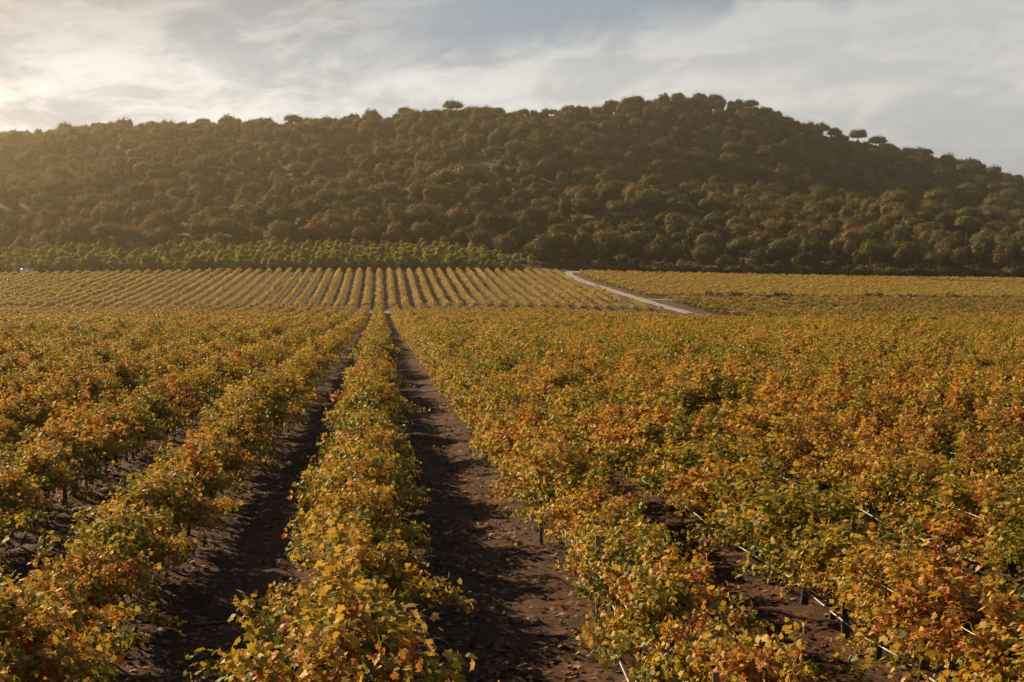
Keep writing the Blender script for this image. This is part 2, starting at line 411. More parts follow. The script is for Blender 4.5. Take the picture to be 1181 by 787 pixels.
CLASSES = [('mostly green', 0.24, 0.15), ('green and gold', 0.33, 0.17), ('golden', 0.42, 0.18), ('orange tinged', 0.52, 0.20), ('red flecked', 0.60, 0.25)]
NEAR = []     # (class, fol, br, tr meshes)
STUFF_SRC = []
def src_obj(name, me):
    return bpy.data.objects.new(name, me)      # only a mesh source for the geometry nodes; never linked to the scene
near_ids, mid_ids, far_ids, gold_ids = [], [], [], []
for ci, (cn, t0, spd) in enumerate(CLASSES):
    for k in range(3):
        f, b, t = vine_geo(100 + ci * 10 + k, t0, spd, 2, w=(1.0, 1.1, .9)[k], shoots=(32, 30, 28)[k])
        NEAR.append((ci, f.mesh('foliage', [M_LEAF]), b.mesh('branches', [M_CANE]), t.mesh('trunk', [M_BARK])))
        g = Geo(); g.merge(f, 0); g.merge(b, 1); g.merge(t, 2)
        near_ids.append((ci, len(STUFF_SRC))); STUFF_SRC.append(g.mesh('vine_near', [M_LEAF, M_CANE, M_BARK]))
    for k in range(2):
        f, b, t = vine_geo(300 + ci * 10 + k, t0, spd, 1, shoots=26)
        g = Geo(); g.merge(f, 0); g.merge(t, 1)
        mid_ids.append((ci, len(STUFF_SRC))); STUFF_SRC.append(g.mesh('vine_mid', [M_LEAF, M_BARK]))
    f, b, t = vine_geo(500 + ci * 10, t0, spd, 0, w=1.0, shoots=26)
    g = Geo(); g.merge(f, 0); g.merge(t, 1)
    far_ids.append((ci, len(STUFF_SRC))); STUFF_SRC.append(g.mesh('vine_far', [M_LEAF, M_BARK]))
for k in range(3):     # slim golden vines of the far plots
    f, b, t = vine_geo(700 + k, 0.50, 0.12, 0, w=0.66, h=1.0, shoots=24)
    g = Geo(); g.merge(f, 0); g.merge(t, 1)
    gold_ids.append((2, len(STUFF_SRC))); STUFF_SRC.append(g.mesh('vine_gold', [M_GOLD, M_BARK]))

def gn_scatter(name, sources, P, rot, scl, idx):
    """ONE object: instances mesh sources on the vertices of its own mesh"""
    me = bpy.data.meshes.new(name); me.vertices.add(len(P)); me.vertices.foreach_set('co', np.ascontiguousarray(P, np.float32).ravel())
    a = me.attributes.new('rot', 'FLOAT_VECTOR', 'POINT'); a.data.foreach_set('vector', np.ascontiguousarray(rot, np.float32).ravel())
    a = me.attributes.new('scl', 'FLOAT_VECTOR', 'POINT'); a.data.foreach_set('vector', np.ascontiguousarray(scl, np.float32).ravel())
    a = me.attributes.new('pick', 'INT', 'POINT'); a.data.foreach_set('value', np.ascontiguousarray(idx, np.int32))
    o = link(name, me)
    ng = bpy.data.node_groups.new(name + '_nodes', 'GeometryNodeTree')
    ng.interface.new_socket('Geometry', in_out='INPUT', socket_type='NodeSocketGeometry')
    ng.interface.new_socket('Geometry', in_out='OUTPUT', socket_type='NodeSocketGeometry')
    N = ng.nodes; L = ng.links
    gi = N.new('NodeGroupInput'); go = N.new('NodeGroupOutput'); jn = N.new('GeometryNodeJoinGeometry')
    L.new(jn.outputs[0], go.inputs[0])
    def named(nm, ty):
        n = N.new('GeometryNodeInputNamedAttribute'); n.data_type = ty; n.inputs[0].default_value = nm; return n.outputs[0]
    pr = named('rot', 'FLOAT_VECTOR'); ps = named('scl', 'FLOAT_VECTOR'); pk = named('pick', 'INT')
    for k in sorted(set(int(i) for i in idx)):
        oi = N.new('GeometryNodeObjectInfo'); oi.inputs[0].default_value = src_obj('source', sources[k])
        cmp_ = N.new('FunctionNodeCompare'); cmp_.data_type = 'INT'; cmp_.operation = 'EQUAL'
        L.new(pk, cmp_.inputs[2]); cmp_.inputs[3].default_value = k
        ip = N.new('GeometryNodeInstanceOnPoints')
        L.new(gi.outputs[0], ip.inputs['Points']); L.new(cmp_.outputs[0], ip.inputs['Selection'])
        L.new([x for x in oi.outputs if x.name == 'Geometry'][0], ip.inputs['Instance'])
        e2r = N.new('FunctionNodeEulerToRotation'); L.new(pr, e2r.inputs[0]); L.new(e2r.outputs[0], ip.inputs['Rotation'])
        L.new(ps, ip.inputs['Scale']); L.new(ip.outputs[0], jn.inputs[0])
    md = o.modifiers.new('scatter', 'NODES'); md.node_group = ng
    return o

# ---- track across the right-hand plots (world positions on the terrain)
def ray_ground(px, py):
    f = Vector((math.sin(rad(YAW)) * math.cos(rad(PITCH)), math.cos(rad(YAW)) * math.cos(rad(PITCH)), math.sin(rad(PITCH))))
    r = Vector((math.cos(rad(YAW)), -math.sin(rad(YAW)), 0)); u = r.cross(f)
    d = f + r * ((px - 590.5) / 1640.3) + u * ((393.5 - py) / 1640.3)
    t = np.arange(5, 1100, 0.5)
    x = d.x * t; y = d.y * t; z = CAM_Z + d.z * t
    hit = np.nonzero(z < ground_z(x, y))[0]
    k = hit[0] if len(hit) else -1
    return float(x[k]), float(y[k])
TRACK = [(99, 246), (92, 248.5), (86, 253), (80, 263), (72.5, 281), (66.5, 297), (63.5, 311), (61.5, 325), (60, 340), (58.5, 356), (57, 374), (55.5, 392), (55, 408), (55.5, 421), (58, 426)]
def track_x(y): return np.interp(y, [p[1] for p in TRACK], [p[0] for p in TRACK])

# ---- plots and rows
tanL, tanR = -0.285, 0.475      # a little wider than the view
recs = []   # x, y, rotz, sx, sy, sz, class, kind(0 near,1 mid,2 far,3 gold), row, nth
ymax_in = 287
def pick_class(x, y, n):
    """green-gold far and centre, redder towards the right foreground"""
    t = 0.37 + 0.0 * x
    t = t + 0.10 * sst(x / np.maximum(y, 8), 0.05, 0.3) * (1 - sst(y, 25, 70)) + 0.05 * (x < -2) * (1 - sst(y, 40, 90))
    t = t + 0.22 * fbm(x / 9.0, y / 9.0, 77, 3) + RNG.normal(0, 0.09, n)
    return np.clip(np.digitize(t, [0.19, 0.34, 0.47, 0.60]), 0, 4)
for row in range(-40, 62):
    rx = ROW_X0 + ROW_S * row + (0.36 if row == 1 else 0)
    ys = np.arange(8.3, ymax_in, 1.0)
    n = len(ys)
    x = rx + RNG.normal(0, 0.05, n) + 0.16 * fbm(ys / 5.0, np.full(n, row * 7.7), 9, 2); y = ys + RNG.normal(0, 0.06, n) + (row % 3) * .3
    keep = (x / (y + 3) > tanL - 6 / (y + 3)) & (x / (y + 3) < tanR + 3 / (y + 3))
    keep &= ~((y > 145.6) & (y < 147.6))
    keep &= RNG.random(n) > (0.025 if abs(row) < 3 else 0.05)
    # dead patches
    keep &= ~((fbm(x / 3.0, y / 3.5, 55, 2) > 0.52) & (row != 0))
    keep &= (x < track_x(y) - 5.5) | (y < 243)
    x = x[keep]; y = y[keep]; n = len(x)
    if n == 0: continue
    cl = pick_class(x, y, n)
    s = 0.97 + RNG.normal(0, 0.08, n) + (0.30 if abs(row) < 3 else 0.46) * fbm(x / 3.2, y / 3.2, 66, 2)
    s *= 1 - 0.18 * sst(y, 255, 285) * (x > 20)
    wx = {0: 0.97, 1: 0.88, -1: 0.98}.get(row, 1.2 if row > 1 else 1.1) + RNG.normal(0, 0.08, n)
    if row > 0: s = s * 1.03
    kind = np.where(y < 62, 0, np.where(y < 135, 1, 2))
    for k in range(n):
        recs.append((x[k], y[k], (0 if RNG.random() < .5 else math.pi) + RNG.normal(0, 0.08), s[k] * wx[k], s[k] * 1.03, s[k], cl[k], kind[k], row, k))
# far plot on the rising slope, same rows
for row in range(-52, 24):
    rx = ROW_X0 + ROW_S * row
    ys = np.arange(302, 421, 1.0); n = len(ys)
    x = rx + RNG.normal(0, 0.07, n); y = ys + RNG.normal(0, 0.06, n)
    keep = (x / y > tanL - 0.01) & (x < track_x(y) - 3.4 - 1.5 * sst(y, 400, 300)) & (RNG.random(n) > 0.03)
    for k in np.nonzero(keep)[0]:
        s = 0.97 + RNG.normal(0, 0.12) + 0.25 * float(fbm(np.array([x[k] / 6]), np.array([y[k] / 9]), 43, 2)[0])
        recs.append((x[k], y[k], (0 if RNG.random() < .5 else math.pi) + RNG.normal(0, 0.1), s * 1.02, s * 1.04, s, 2, 3, row, 0))
# plots east of the track, rows running across
ANG = rad(62)
ca, sa = math.cos(ANG), math.sin(ANG)
for i in range(-60, 160):
    for j in range(-260, 330):
        u, v = i * 2.7, j * 1.0
        x = 150 + u * ca - v * sa; y = 340 + u * sa + v * ca
        if y < 251 or y > 421 - 0.03 * (x - 50): continue
        if x / y > tanR + 0.01 or x < track_x(min(y, 424)) + 3.2 + 1.5 * (y < 330): continue
        if 327.0 < y + 0.035 * (x - 100) < 333.0: continue
        if abs((y - 402) - (x - 168) * -0.55) < 2.2 and x > 158: continue
        if RNG.random() < 0.03: continue
        s = 0.96 + RNG.normal(0, 0.08)
        gold = y > 330 or RNG.random() < .45
        c = 2 if gold else int(np.clip(2 + RNG.normal(0, 0.8), 0, 4))
        recs.append((x + RNG.normal(0, .08), y + RNG.normal(0, .08), ANG + math.pi / 2 + RNG.normal(0, .1), s, s * 1.03, s * (1.0 if gold else 0.95), c, 3 if gold else 2, 999, 0))
R_ = np.array(recs, float)
Zr = ground_z(R_[:, 0], R_[:, 1])
# the 300 vines that show largest in the photo: nearest ones inside the frame
PXS = 439 + 1640 * R_[:, 0] / R_[:, 1]
PYS = 325 + 1640 * (CAM_Z - (Zr + 1.15 * R_[:, 5])) / R_[:, 1]
inside = (PXS > -25) & (PXS < 1206) & (PYS < 800)
order = np.argsort(np.where(inside, R_[:, 1], 1e9))
single = np.zeros(len(R_), bool); single[order[:300]] = True

ROWNAME = {0: 'centre row between the two dark lanes'}
for k in range(1, 12):
    ROWNAME[k] = f'{ordinal(k)} row right of the centre row'
    ROWNAME[-k] = f'{ordinal(k)} row left of the centre row'
GROUP_V = 'autumn grapevines in the near rows'
cnt = {}
for i in [j for j in order[:300]]:
    x, y, rz, sx, sy, sz, cl, kd, row, _ = R_[i]
    cl = int(cl); row = int(row)
    cand = [q for q in NEAR if q[0] == cl]; q = cand[i % 3]
    cnt[row] = cnt.get(row, 0) + 1
    root = empty('grapevine', (x, y, Zr[i] + 0.02), rz, (sx, sy, sz))
    tag(root, f"{CLASSES[cl][0]} vine, {ordinal(cnt[row])} from the front, {ROWNAME.get(row, 'outermost row')}", 'grapevine', GROUP_V)
    link('foliage', q[1], root); link('branches', q[2], root); link('trunk', q[3], root)
# the rest of the vineyard as one object
rest = ~single
RR = R_[rest]; ZZ = Zr[rest]
pick = np.zeros(len(RR), int)
for k in range(len(RR)):
    cl, kd = int(RR[k, 6]), int(RR[k, 7])
    pool = {0: near_ids, 1: mid_ids, 2: far_ids, 3: gold_ids}[kd]
    c = [s for (cc, s) in pool if cc == cl] or [s for (cc, s) in pool]
    pick[k] = c[(k * 7) % len(c)]
P = np.stack([RR[:, 0], RR[:, 1], ZZ + 0.02], 1)
rot = np.zeros((len(RR), 3)); rot[:, 2] = RR[:, 2]
vy = gn_scatter('vineyard_foliage', STUFF_SRC, P, rot, RR[:, 3:6], pick)
tag(vy, 'gold and green vine rows filling the plots out to the foot of the hill', 'vineyard', kind='stuff')
print('vines', len(RR), 'front rows', cnt)

# ------------------------------------------------------------------ tracks
def strip(name, pts, width, mat, lift=0.03, ns=6, wob=0.5, seed=3):
    pts = np.array(pts, float); seg = np.r_[0, np.cumsum(np.hypot(*np.diff(pts, axis=0).T))]
    s = np.arange(0, seg[-1], 0.8)
    x = np.interp(s, seg, pts[:, 0]); y = np.interp(s, seg, pts[:, 1])
    for _ in range(8):
        x[1:-1] = (x[:-2] + x[1:-1] * 2 + x[2:]) / 4; y[1:-1] = (y[:-2] + y[1:-1] * 2 + y[2:]) / 4
    tx = np.gradient(x); ty = np.gradient(y); l = np.hypot(tx, ty); nx, ny = ty / l, -tx / l
    V = []
    wl = width / 2 + wob * fbm(s / 5, s * 0 + 1, seed, 3); wr = width / 2 + wob * fbm(s / 5, s * 0 + 9, seed, 3)
    for j in range(ns + 1):
        a = -wl + (wl + wr) * j / ns
        X = x + nx * a; Y = y + ny * a
        V.append(np.stack([X, Y, ground_z(X, Y) + lift], 1))
    V = np.stack(V, 1); m = len(s); idx = np.arange(m * (ns + 1)).reshape(m, ns + 1)
    F = np.stack([idx[:-1, :-1], idx[:-1, 1:], idx[1:, 1:], idx[1:, :-1]], -1).reshape(-1, 4)
    g = Geo(); g.add(V.reshape(-1, 3), F, np.tile(np.linspace(0, 1, ns + 1), m), 0, True)
    o = link(name, g.mesh(name, [mat])); o['kind'] = 'structure'
    return o
M_TRACK = plain_mat('white_gravel', (0.26, 0.22, 0.17), (0.42, 0.37, 0.30), 0.8, 0.95, bump=0.3)
def track_ruts(m):
    T = NT(m.node_tree); p = T.n['Principled BSDF']; old = p.inputs['Base Color'].links[0].from_socket
    at = T.new('ShaderNodeAttribute', attribute_name='tone')
    tc = T.new('ShaderNodeTexCoord'); nz = T.noise(tc.outputs['Object'], 0.6, 5, 0.65)
    mid_ = T.math('MULTIPLY', T.ss(T.math('ADD', T.math('ABSOLUTE', T.math('SUBTRACT', at.outputs['Fac'], 0.5)), T.math('MULTIPLY', T.math('SUBTRACT', nz, 0.5), 0.3)), 0.05, 0.14, 1.0, 0.0), 0.75)
    edge_ = T.ss(T.math('ADD', T.math('ABSOLUTE', T.math('SUBTRACT', at.outputs['Fac'], 0.5)), T.math('MULTIPLY', T.math('SUBTRACT', nz, 0.5), 0.4)), 0.33, 0.47)
    T.l.new(T.mix(T.math('MAXIMUM', mid_, edge_), old, (0.13, 0.10, 0.055, 1)), p.inputs['Base Color'])
track_ruts(M_TRACK)
M_VERGE = plain_mat('verge_soil', (0.15, 0.10, 0.06), (0.25, 0.17, 0.10), 0.6, 0.95, bump=0.3)
strip('gravel_track', TRACK, 3.0, M_TRACK, 0.09)
strip('gravel_track', [(56, 424.5), (63, 424.8), (75, 423.5)], 4.0, M_TRACK, 0.13)
strip('cross_path', [(-120, 291), (-40, 290.5), (0, 290), (30, 290.5), (60, 292)], 3.2, M_TRACK, 0.09)
strip('cross_path', [(-25, 146.6), (0, 146.5), (40, 146.7)], 0.9, M_TRACK, 0.06, wob=0.4)
strip('field_path', [(60, 330), (100, 329.7), (150, 327.8), (200, 326)], 3.0, M_VERGE, 0.07)
strip('field_path', [(160, 406), (172, 399.6), (190, 390)], 3.4, M_TRACK, 0.07)

# ------------------------------------------------------------------ fallen leaves on the lanes
def litter():
    r = np.random.default_rng(11); n = 26000
    d = 10 + 48 * r.random(n * 2) ** 1.2; u = r.uniform(tanL, tanR, n * 2); x = u * d
    u_ = (x - ROW_X0) / ROW_S; u_ = np.abs(u_ - np.round(u_)) * ROW_S
    keep = r.random(n * 2) < 0.35 + 0.6 * (fbm(x / 0.8, d / 0.8, 91, 2) > 0.05)
    x = x[keep][:n]; y = d[keep][:n]; n = len(x)
    ph = (x - ROW_X0) / ROW_S; u2 = (ph - np.round(ph)) * ROW_S
    clod = np.abs(fbm(x * 3.1, y * 2.6, 31, 4)) * 0.11 + fbm(x * .8, y * .5, 33, 3) * 0.05
    z = ground_z(x, y) + clod + 0.07 * np.exp(-(u2 / .35) ** 2) - 0.045 * np.exp(-((np.abs(u2) - .85) / .16) ** 2) + 0.018
    g = Geo(); N = r.normal(0, 0.35, (n, 3)) + (0, 0, 1); D = r.normal(0, 1, (n, 3))
    scatter_leaves(g, np.stack([x, y, z], 1), N, D, r.uniform(0.04, 0.10, n), r.random(n))
    o = link('leaf_litter', g.mesh('leaf_litter', [M_FALL])); tag(o, 'dry fallen vine leaves scattered over the dark soil lanes', 'leaf litter', kind='stuff')
litter()

# ------------------------------------------------------------------ trellis: posts, wires and hoses
def line_pts(x, y0, y1, z, sag, r, step=1.0, side=0.0):
    pts = []; y = y0
    while y <= y1 + 1e-6:
        k = ((y - y0) % 6.0) / 6.0
        pts.append((x + side * (1 - float(sst(np.array([y]), 13.5, 17.0)[0])) + r.normal(0, 0.012), y, float(field_z(np.array([x]), np.array([y]))[0]) + z - sag * 4 * k * (1 - k) + r.normal(0, 0.01)))
        y += step
    return pts
rr = np.random.default_rng(4)
side_name = lambda row: 'in the centre row between the two dark lanes' if row == 0 else f"along the {ROWNAME[row]}"
for row in range(-3, 6):
    x = ROW_X0 + ROW_S * row
    y0 = max(9.0, abs(x) / (0.27 if x < 0 else 0.46)); y1 = 58.0
    g = Geo(); p = line_pts(x - (0.28 if row > 1 else 0.05), y0, y1, 0.86 if row == 1 else 1.08, 0.05, rr); g.tube(p, [0.0045] * len(p), 4)
    tag(link('trellis_wire', g.mesh('trellis_wire', [M_WIRE])), f"thin pale trellis wire running {side_name(row)}", 'wire', 'trellis wires through the near rows')
    g = Geo(); p = line_pts(x + (0.2 if row == 1 else -0.26), y0, y1, 0.46, 0.07, rr, side=-0.42 if row == 1 else 0.0); g.tube(p, [0.009] * len(p), 5)
    tag(link('drip_hose', g.mesh('drip_hose', [M_HOSE])), f"pale drip hose slung low {side_name(row)}", 'hose', 'drip hoses under the near rows')
    k = 0; y = y0 + 1.5
    while y < y1:
        k += 1
        g = Geo(); h = 1.18 + rr.normal() * 0.05; lx, ly = rr.normal(0, 0.03, 2)
        g.tube([(0, 0, -0.25), (lx * .5, ly * .5, h * .5), (lx, ly, h)], [0.030, 0.029, 0.027], 8)
        o = link('trellis_post', g.mesh('trellis_post', [M_POST]), loc=(x, y, gz(x, y)))
        tag(o, f"wooden stake, {ordinal(k)} from the front {side_name(row)}", 'post', 'wooden stakes in the near rows')
        y += 6.0

# ------------------------------------------------------------------ trees
def ico(sub=2):
    import bmesh
    bm = bmesh.new(); bmesh.ops.create_icosphere(bm, subdivisions=sub, radius=1.0)
    V = np.array([v.co[:] for v in bm.verts]); F = np.array([[v.index for v in f.verts] for f in bm.faces]); bm.free()
    return V, F
ICO_V, ICO_F = ico(2)
def lobed(seed, lobes, n, leaf, flat_bottom, T=QUAD_T, F=QUAD_F, core=0.76):
    """foliage spread over several overlapping ellipsoid clumps; lobes = (centre, radii)"""
    r = np.random.default_rng(seed); g = Geo()
    tot = sum(R[0] * R[1] for _, R in lobes)
    for c, R in lobes:
        c = np.array(c); R = np.array(R)
        k = int(n * R[0] * R[1] / tot)
        u = r.normal(0, 1, (k, 3)); u /= np.linalg.norm(u, axis=1, keepdims=True)
        if flat_bottom: u[:, 2] = np.where(u[:, 2] < -0.15, -u[:, 2] * 0.35 - 0.1, u[:, 2])
        bump = 1 + 0.22 * np.sin(u[:, 0] * 5 + seed) * np.cos(u[:, 1] * 4.3 + seed * 2) + 0.10 * np.sin(u[:, 2] * 9 + u[:, 0] * 7)
        sh = 1.08 - 0.36 * r.random(k) ** 1.4
        Pp = c + u * R * (bump * sh)[:, None]
        N = u / R; N /= np.linalg.norm(N, axis=1, keepdims=True); N = N + r.normal(0, 0.26, (k, 3))
        scatter_leaves(g, Pp, N, r.normal(0, 1, (k, 3)), leaf * r.uniform(0.6, 1.3, k), np.clip(0.5 + r.normal(0, 0.17, k), 0, 1), T, F)
        V = ICO_V.copy()
        b2 = 1 + 0.22 * np.sin(V[:, 0] * 5 + seed) * np.cos(V[:, 1] * 4.3 + seed * 2)
        if flat_bottom: V[:, 2] = np.where(V[:, 2] < 0, V[:, 2] * 0.4, V[:, 2])
        g.add(c + V * R * core * b2[:, None], ICO_F, 0.35)
    return g
def make_umbrella_pine(seed):
    r = np.random.default_rng(seed); H = r.uniform(8.2, 10.5); W = r.uniform(3.9, 5.2)
    lobes = [((0, 0, H - 3.0), (W, W * 0.95, 3.1))]
    for k in range(5):
        a = k * 1.26 + r.uniform(0, .8); q = W * r.uniform(0.45, 0.7)
        lobes.append(((q * math.cos(a), q * math.sin(a), H - 2.9 + r.uniform(-.4, 1.1)), (W * .45, W * .45, 2.1)))
    cr = lobed(seed, lobes, 3000, 0.48, True)
    t = Geo(); b = r.normal(0, .35, 2)
    t.tube([(0, 0, -1.0), (b[0] * .4, b[1] * .4, H * .3), (b[0], b[1], H * .62), (0, 0, H - 1.3)], [.30, .24, .19, .10], 7)
    for k in range(5):
        a = k * 1.26 + .3
        t.tube([(b[0], b[1], H * .58), (W * .3 * math.cos(a), W * .3 * math.sin(a), H * .70), (W * .62 * math.cos(a), W * .62 * math.sin(a), H - 2.8)], [.14, .10, .05], 5)
    return cr, t
def make_oak(seed):
    r = np.random.default_rng(seed); H = r.uniform(6.2, 9.2); W = r.uniform(3.0, 4.6)
    lobes = [((0, 0, H * .56), (W * .85, W * .85, H * .40))]
    for k in range(7):
        a = k * 0.9 + r.uniform(0, .7); q = W * r.uniform(0.35, 0.75)
        lobes.append(((q * math.cos(a), q * math.sin(a), H * r.uniform(.35, .74)), (W * r.uniform(.32, .5), W * r.uniform(.32, .5), H * r.uniform(.16, .26))))
    cr = lobed(seed, lobes, 3000, 0.48, False)
    t = Geo(); b = r.normal(0, .25, 2)
    t.tube([(0, 0, -1.0), (b[0], b[1], H * .25), (0, 0, H * .6)], [.26, .20, .08], 7)
    for k in range(4):
        a = k * 1.57 + .4
        t.tube([(b[0], b[1], H * .22), (W * .3 * math.cos(a), W * .3 * math.sin(a), H * .4), (W * .55 * math.cos(a), W * .55 * math.sin(a), H * .58)], [.11, .07, .03], 5)
    return cr, t
def make_young(seed):
    r = np.random.default_rng(seed); H = r.uniform(2.6, 4.3); g = Geo(); t = Geo()
    n = 520; s = r.random(n) ** 0.8; z = 0.9 + s * (H - 0.9)
    R = (1.6 * np.sqrt(np.clip(1 - s, 0, 1)) + 0.15) * (1 + 0.25 * np.sin(s * 17 + seed)); a = r.uniform(0, 6.28, n); q = R * np.sqrt(r.uniform(.25, 1, n))
    Pp = np.stack([q * np.cos(a), q * np.sin(a), z], 1)
    N = np.stack([np.cos(a), np.sin(a), np.full(n, .5)], 1) + r.normal(0, .5, (n, 3))
    scatter_leaves(g, Pp, N, r.normal(0, .5, (n, 3)) + (0, 0, .8), r.uniform(.3, .55, n), np.clip(.5 + r.normal(0, .2, n), 0, 1), QUAD_T, QUAD_F)
    t.tube([(0, 0, -.5), (r.normal(0, .05), 0, H * .5), (0, 0, H * .93)], [.09, .06, .02], 6)
    return g, t
def make_shrub(seed):
    r = np.random.default_rng(seed); lobes = []
    for k in range(4):
        lobes.append((tuple(r.normal(0, .7, 2)) + (0.7 + r.random() * .6,), (r.uniform(.8, 1.4), r.uniform(.8, 1.4), r.uniform(.6, 1.0))))
    g = lobed(seed, lobes, 420, 0.42, False); t = Geo()
    t.tube([(0, 0, -.5), (.1, 0, .4), (0, 0, 1.0)], [.08, .06, .03], 5)
    return g, t
def kind_meshes(maker, seeds, mat):
    out = []
    for s in seeds:
        c, t = maker(s)
        g = Geo(); g.merge(c, 0); g.merge(t, 1)
        out.append((c.mesh('crown', [mat]), t.mesh('trunk', [M_TRUNK]), g.mesh('tree', [mat, M_TRUNK])))
    return out
PINES = kind_meshes(make_umbrella_pine, range(21, 27), M_NEEDLE)
OAKS = kind_meshes(make_oak, range(41, 48), M_OAK)
YOUNGS = kind_meshes(make_young, range(61, 69), M_YOUNG)
SHRUBS = kind_meshes(make_shrub, range(81, 84), M_OAK)

def project(x, y, z):
    f = Vector((math.sin(rad(YAW)) * math.cos(rad(PITCH)), math.cos(rad(YAW)) * math.cos(rad(PITCH)), math.sin(rad(PITCH))))
    r = Vector((math.cos(rad(YAW)), -math.sin(rad(YAW)), 0)); u = r.cross(f)
    dx, dy, dz = x, y, z - CAM_Z
    dep = dx * f.x + dy * f.y + dz * f.z
    return 590.5 + 1640.3 * (dx * r.x + dy * r.y) / dep, 393.5 - 1640.3 * (dx * u.x + dy * u.y + dz * u.z) / dep, dep

T_REC = []  # kind, variant, x, y, rz, s
r = np.random.default_rng(99)
# trees over the hill on a jittered grid
stp = 6.8
for gy in np.arange(438, 930, stp):
    for gx in np.arange(-0.30 * gy - 12, 0.475 * gy + 15, stp):
        x = gx + r.uniform(-.48, .48) * stp; y = gy + r.uniform(-.48, .48) * stp
        plantation = (y < 478 + 0.1 * x and x < 46)
        if plantation: continue
        if y < 440 and x > 45 and x < 72: continue
        n1 = float(fbm(np.array([x / 26]), np.array([y / 34]), 71, 3)[0])
        bare = n1 > 0.44 and y < 820
        q = r.random()
        skyl = y > 820
        if bare:
            if q < .55: T_REC.append(('shrub', x, y, r.uniform(0, 6.28), r.uniform(.6, 1.2)))
            continue
        pine_p = 0.13 + 0.20 * (float(fbm(np.array([x / 60]), np.array([y / 60]), 72, 2)[0]) > 0.1) + (0.12 if x > 60 else 0)
        if q < pine_p * 0.42: T_REC.append(('pine', x, y, r.uniform(0, 6.28), r.uniform(.6, 1.05)))
        elif q < 0.84: T_REC.append(('oak', x, y, r.uniform(0, 6.28), r.uniform(.34, .95) if r.random() < .88 else r.uniform(.95, 1.25)))
        else: T_REC.append(('shrub', x, y, r.uniform(0, 6.28), r.uniform(.9, 1.7)))
# umbrella pines standing clear on the right-hand skyline and the biggest domes of the slope
for px, s in [(955, 1.25), (972, 1.15), (1000, 1.35), (1024, 1.2), (1062, 1.0), (1082, 1.05), (1140, 1.1), (915, 1.0), (900, 1.0), (522, 1.25), (240, 1.0), (468, 1.0), (735, 1.1), (785, 1.2), (810, 1.1), (828, 1.0)]:
    x = (px - 439) / 1640 * (CR_D - 6); T_REC.append(('pine', x, CR_D - 6, r.uniform(0, 6.28), s))
for px, py, s in [(512, 222, 1.3), (540, 223, 1.5), (484, 265, 1.25), (458, 254, 1.0), (315, 255, 1.25), (560, 240, 1.2), (841, 195, 1.35), (845, 180, 1.15), (810, 190, 1.2), (760, 180, 1.3), (702, 155, 1.2), (755, 225, 1.2), (905, 210, 1.2), (1085, 236, 1.2), (1115, 228, 1.3), (1165, 232, 1.2), (1035, 245, 1.3), (890, 245, 1.2), (985, 240, 1.2), (915, 245, 1.1), (1150, 245, 1.3), (750, 245, 1.3)]:
    x, y = ray_ground(px, py + 8)
    T_REC.append(('pine', x, y, r.uniform(0, 6.28), s))
# plantation of young trees along the foot of the hill
for row, yy in enumerate([427.0, 430.4, 434.0, 438.0, 442.0, 446.0, 450.5, 455, 460, 465, 470]):
    for x in np.arange(-138, 43.0 - (yy - 427) * .3, 2.3):
        T_REC.append(('young', x + r.normal(0, .4), yy + r.normal(0, .9), r.uniform(0, 6.28), r.uniform(.62, 1.3)))
# light round trees where the track meets the wood
for x in np.arange(66, 225, 1.7):
    T_REC.append(('shrub', x + r.normal(0, .5), 430.5 + r.normal(0, 1.2), r.uniform(0, 6.28), r.uniform(.8, 1.6)))
for x in np.arange(76, 205, 2.2):
    if r.random() < .8: T_REC.append(('shrub', x + r.normal(0, .5), 330 - 0.035 * (x - 100) + r.normal(0, .6), r.uniform(0, 6.28), r.uniform(.5, 1.05)))
for x in np.arange(96, 122, 1.8):
    if r.random() < .6: T_REC.append(('shrub', x + r.normal(0, .5), 247.5 + r.normal(0, .6), r.uniform(0, 6.28), r.uniform(.7, 1.1)))
T_REC.append(('young', 45.5, 428, 0.3, 1.15)); T_REC.append(('oak', 52, 446, 1.3, 1.2)); T_REC.append(('oak', 64, 441, 2.3, 1.25)); T_REC.append(('oak', 40, 452, 2.9, 1.0)); T_REC.append(('oak', 33, 462, .9, 1.0)); T_REC.append(('oak', 45, 463, .2, 1.1)); T_REC.append(('oak', 27, 473, .2, 1.0))

A = []
for k, (kd, x, y, rz, s) in enumerate(T_REC):
    z = gz(x, y)
    px, py, dep = project(x, y, z + 4)
    A.append(dict(kd=kd, x=x, y=y, z=z, rz=rz, s=s, px=px, py=py, dep=dep, show=s * {'pine': 11, 'oak': 8.5, 'young': 4, 'shrub': 3}[kd] / dep * (1 if -6 < px < 1187 else 0), k=k))
# what shows: hide trees whose crown top is well below a nearer tree's
KW = {'pine': ('umbrella_pine', PINES, 'umbrella pine', 'pine'), 'oak': ('holm_oak', OAKS, 'scrubby oak', 'oak'), 'young': ('young_tree', YOUNGS, 'young slender tree', 'tree')}
hor = np.full(1300, 1e9)
for a in sorted(A, key=lambda a: a['dep']):
    if not (0 <= a['px'] < 1181): a['vis'] = False; continue
    hgt = {'pine': 9.5, 'oak': 7, 'young': 4.8, 'shrub': 1.8}[a['kd']] * a['s']
    top = project(a['x'], a['y'], a['z'] + hgt)[1]; w = {'pine': 4.5, 'oak': 4, 'young': 1.3, 'shrub': 1.5}[a['kd']] * a['s'] / a['dep'] * 1640
    i0, i1 = int(max(0, a['px'] - w)), int(min(1299, a['px'] + w)) + 1
    a['vis'] = top < np.median(hor[i0:i1]) - 1.0
    a['top'] = top
    hor[i0:i1] = np.minimum(hor[i0:i1], top)
singles = []
for kd in ('pine', 'oak', 'young'):
    c = sorted([a for a in A if a['kd'] == kd and a['vis']], key=lambda a: -a['show'])[:290]
    singles += c
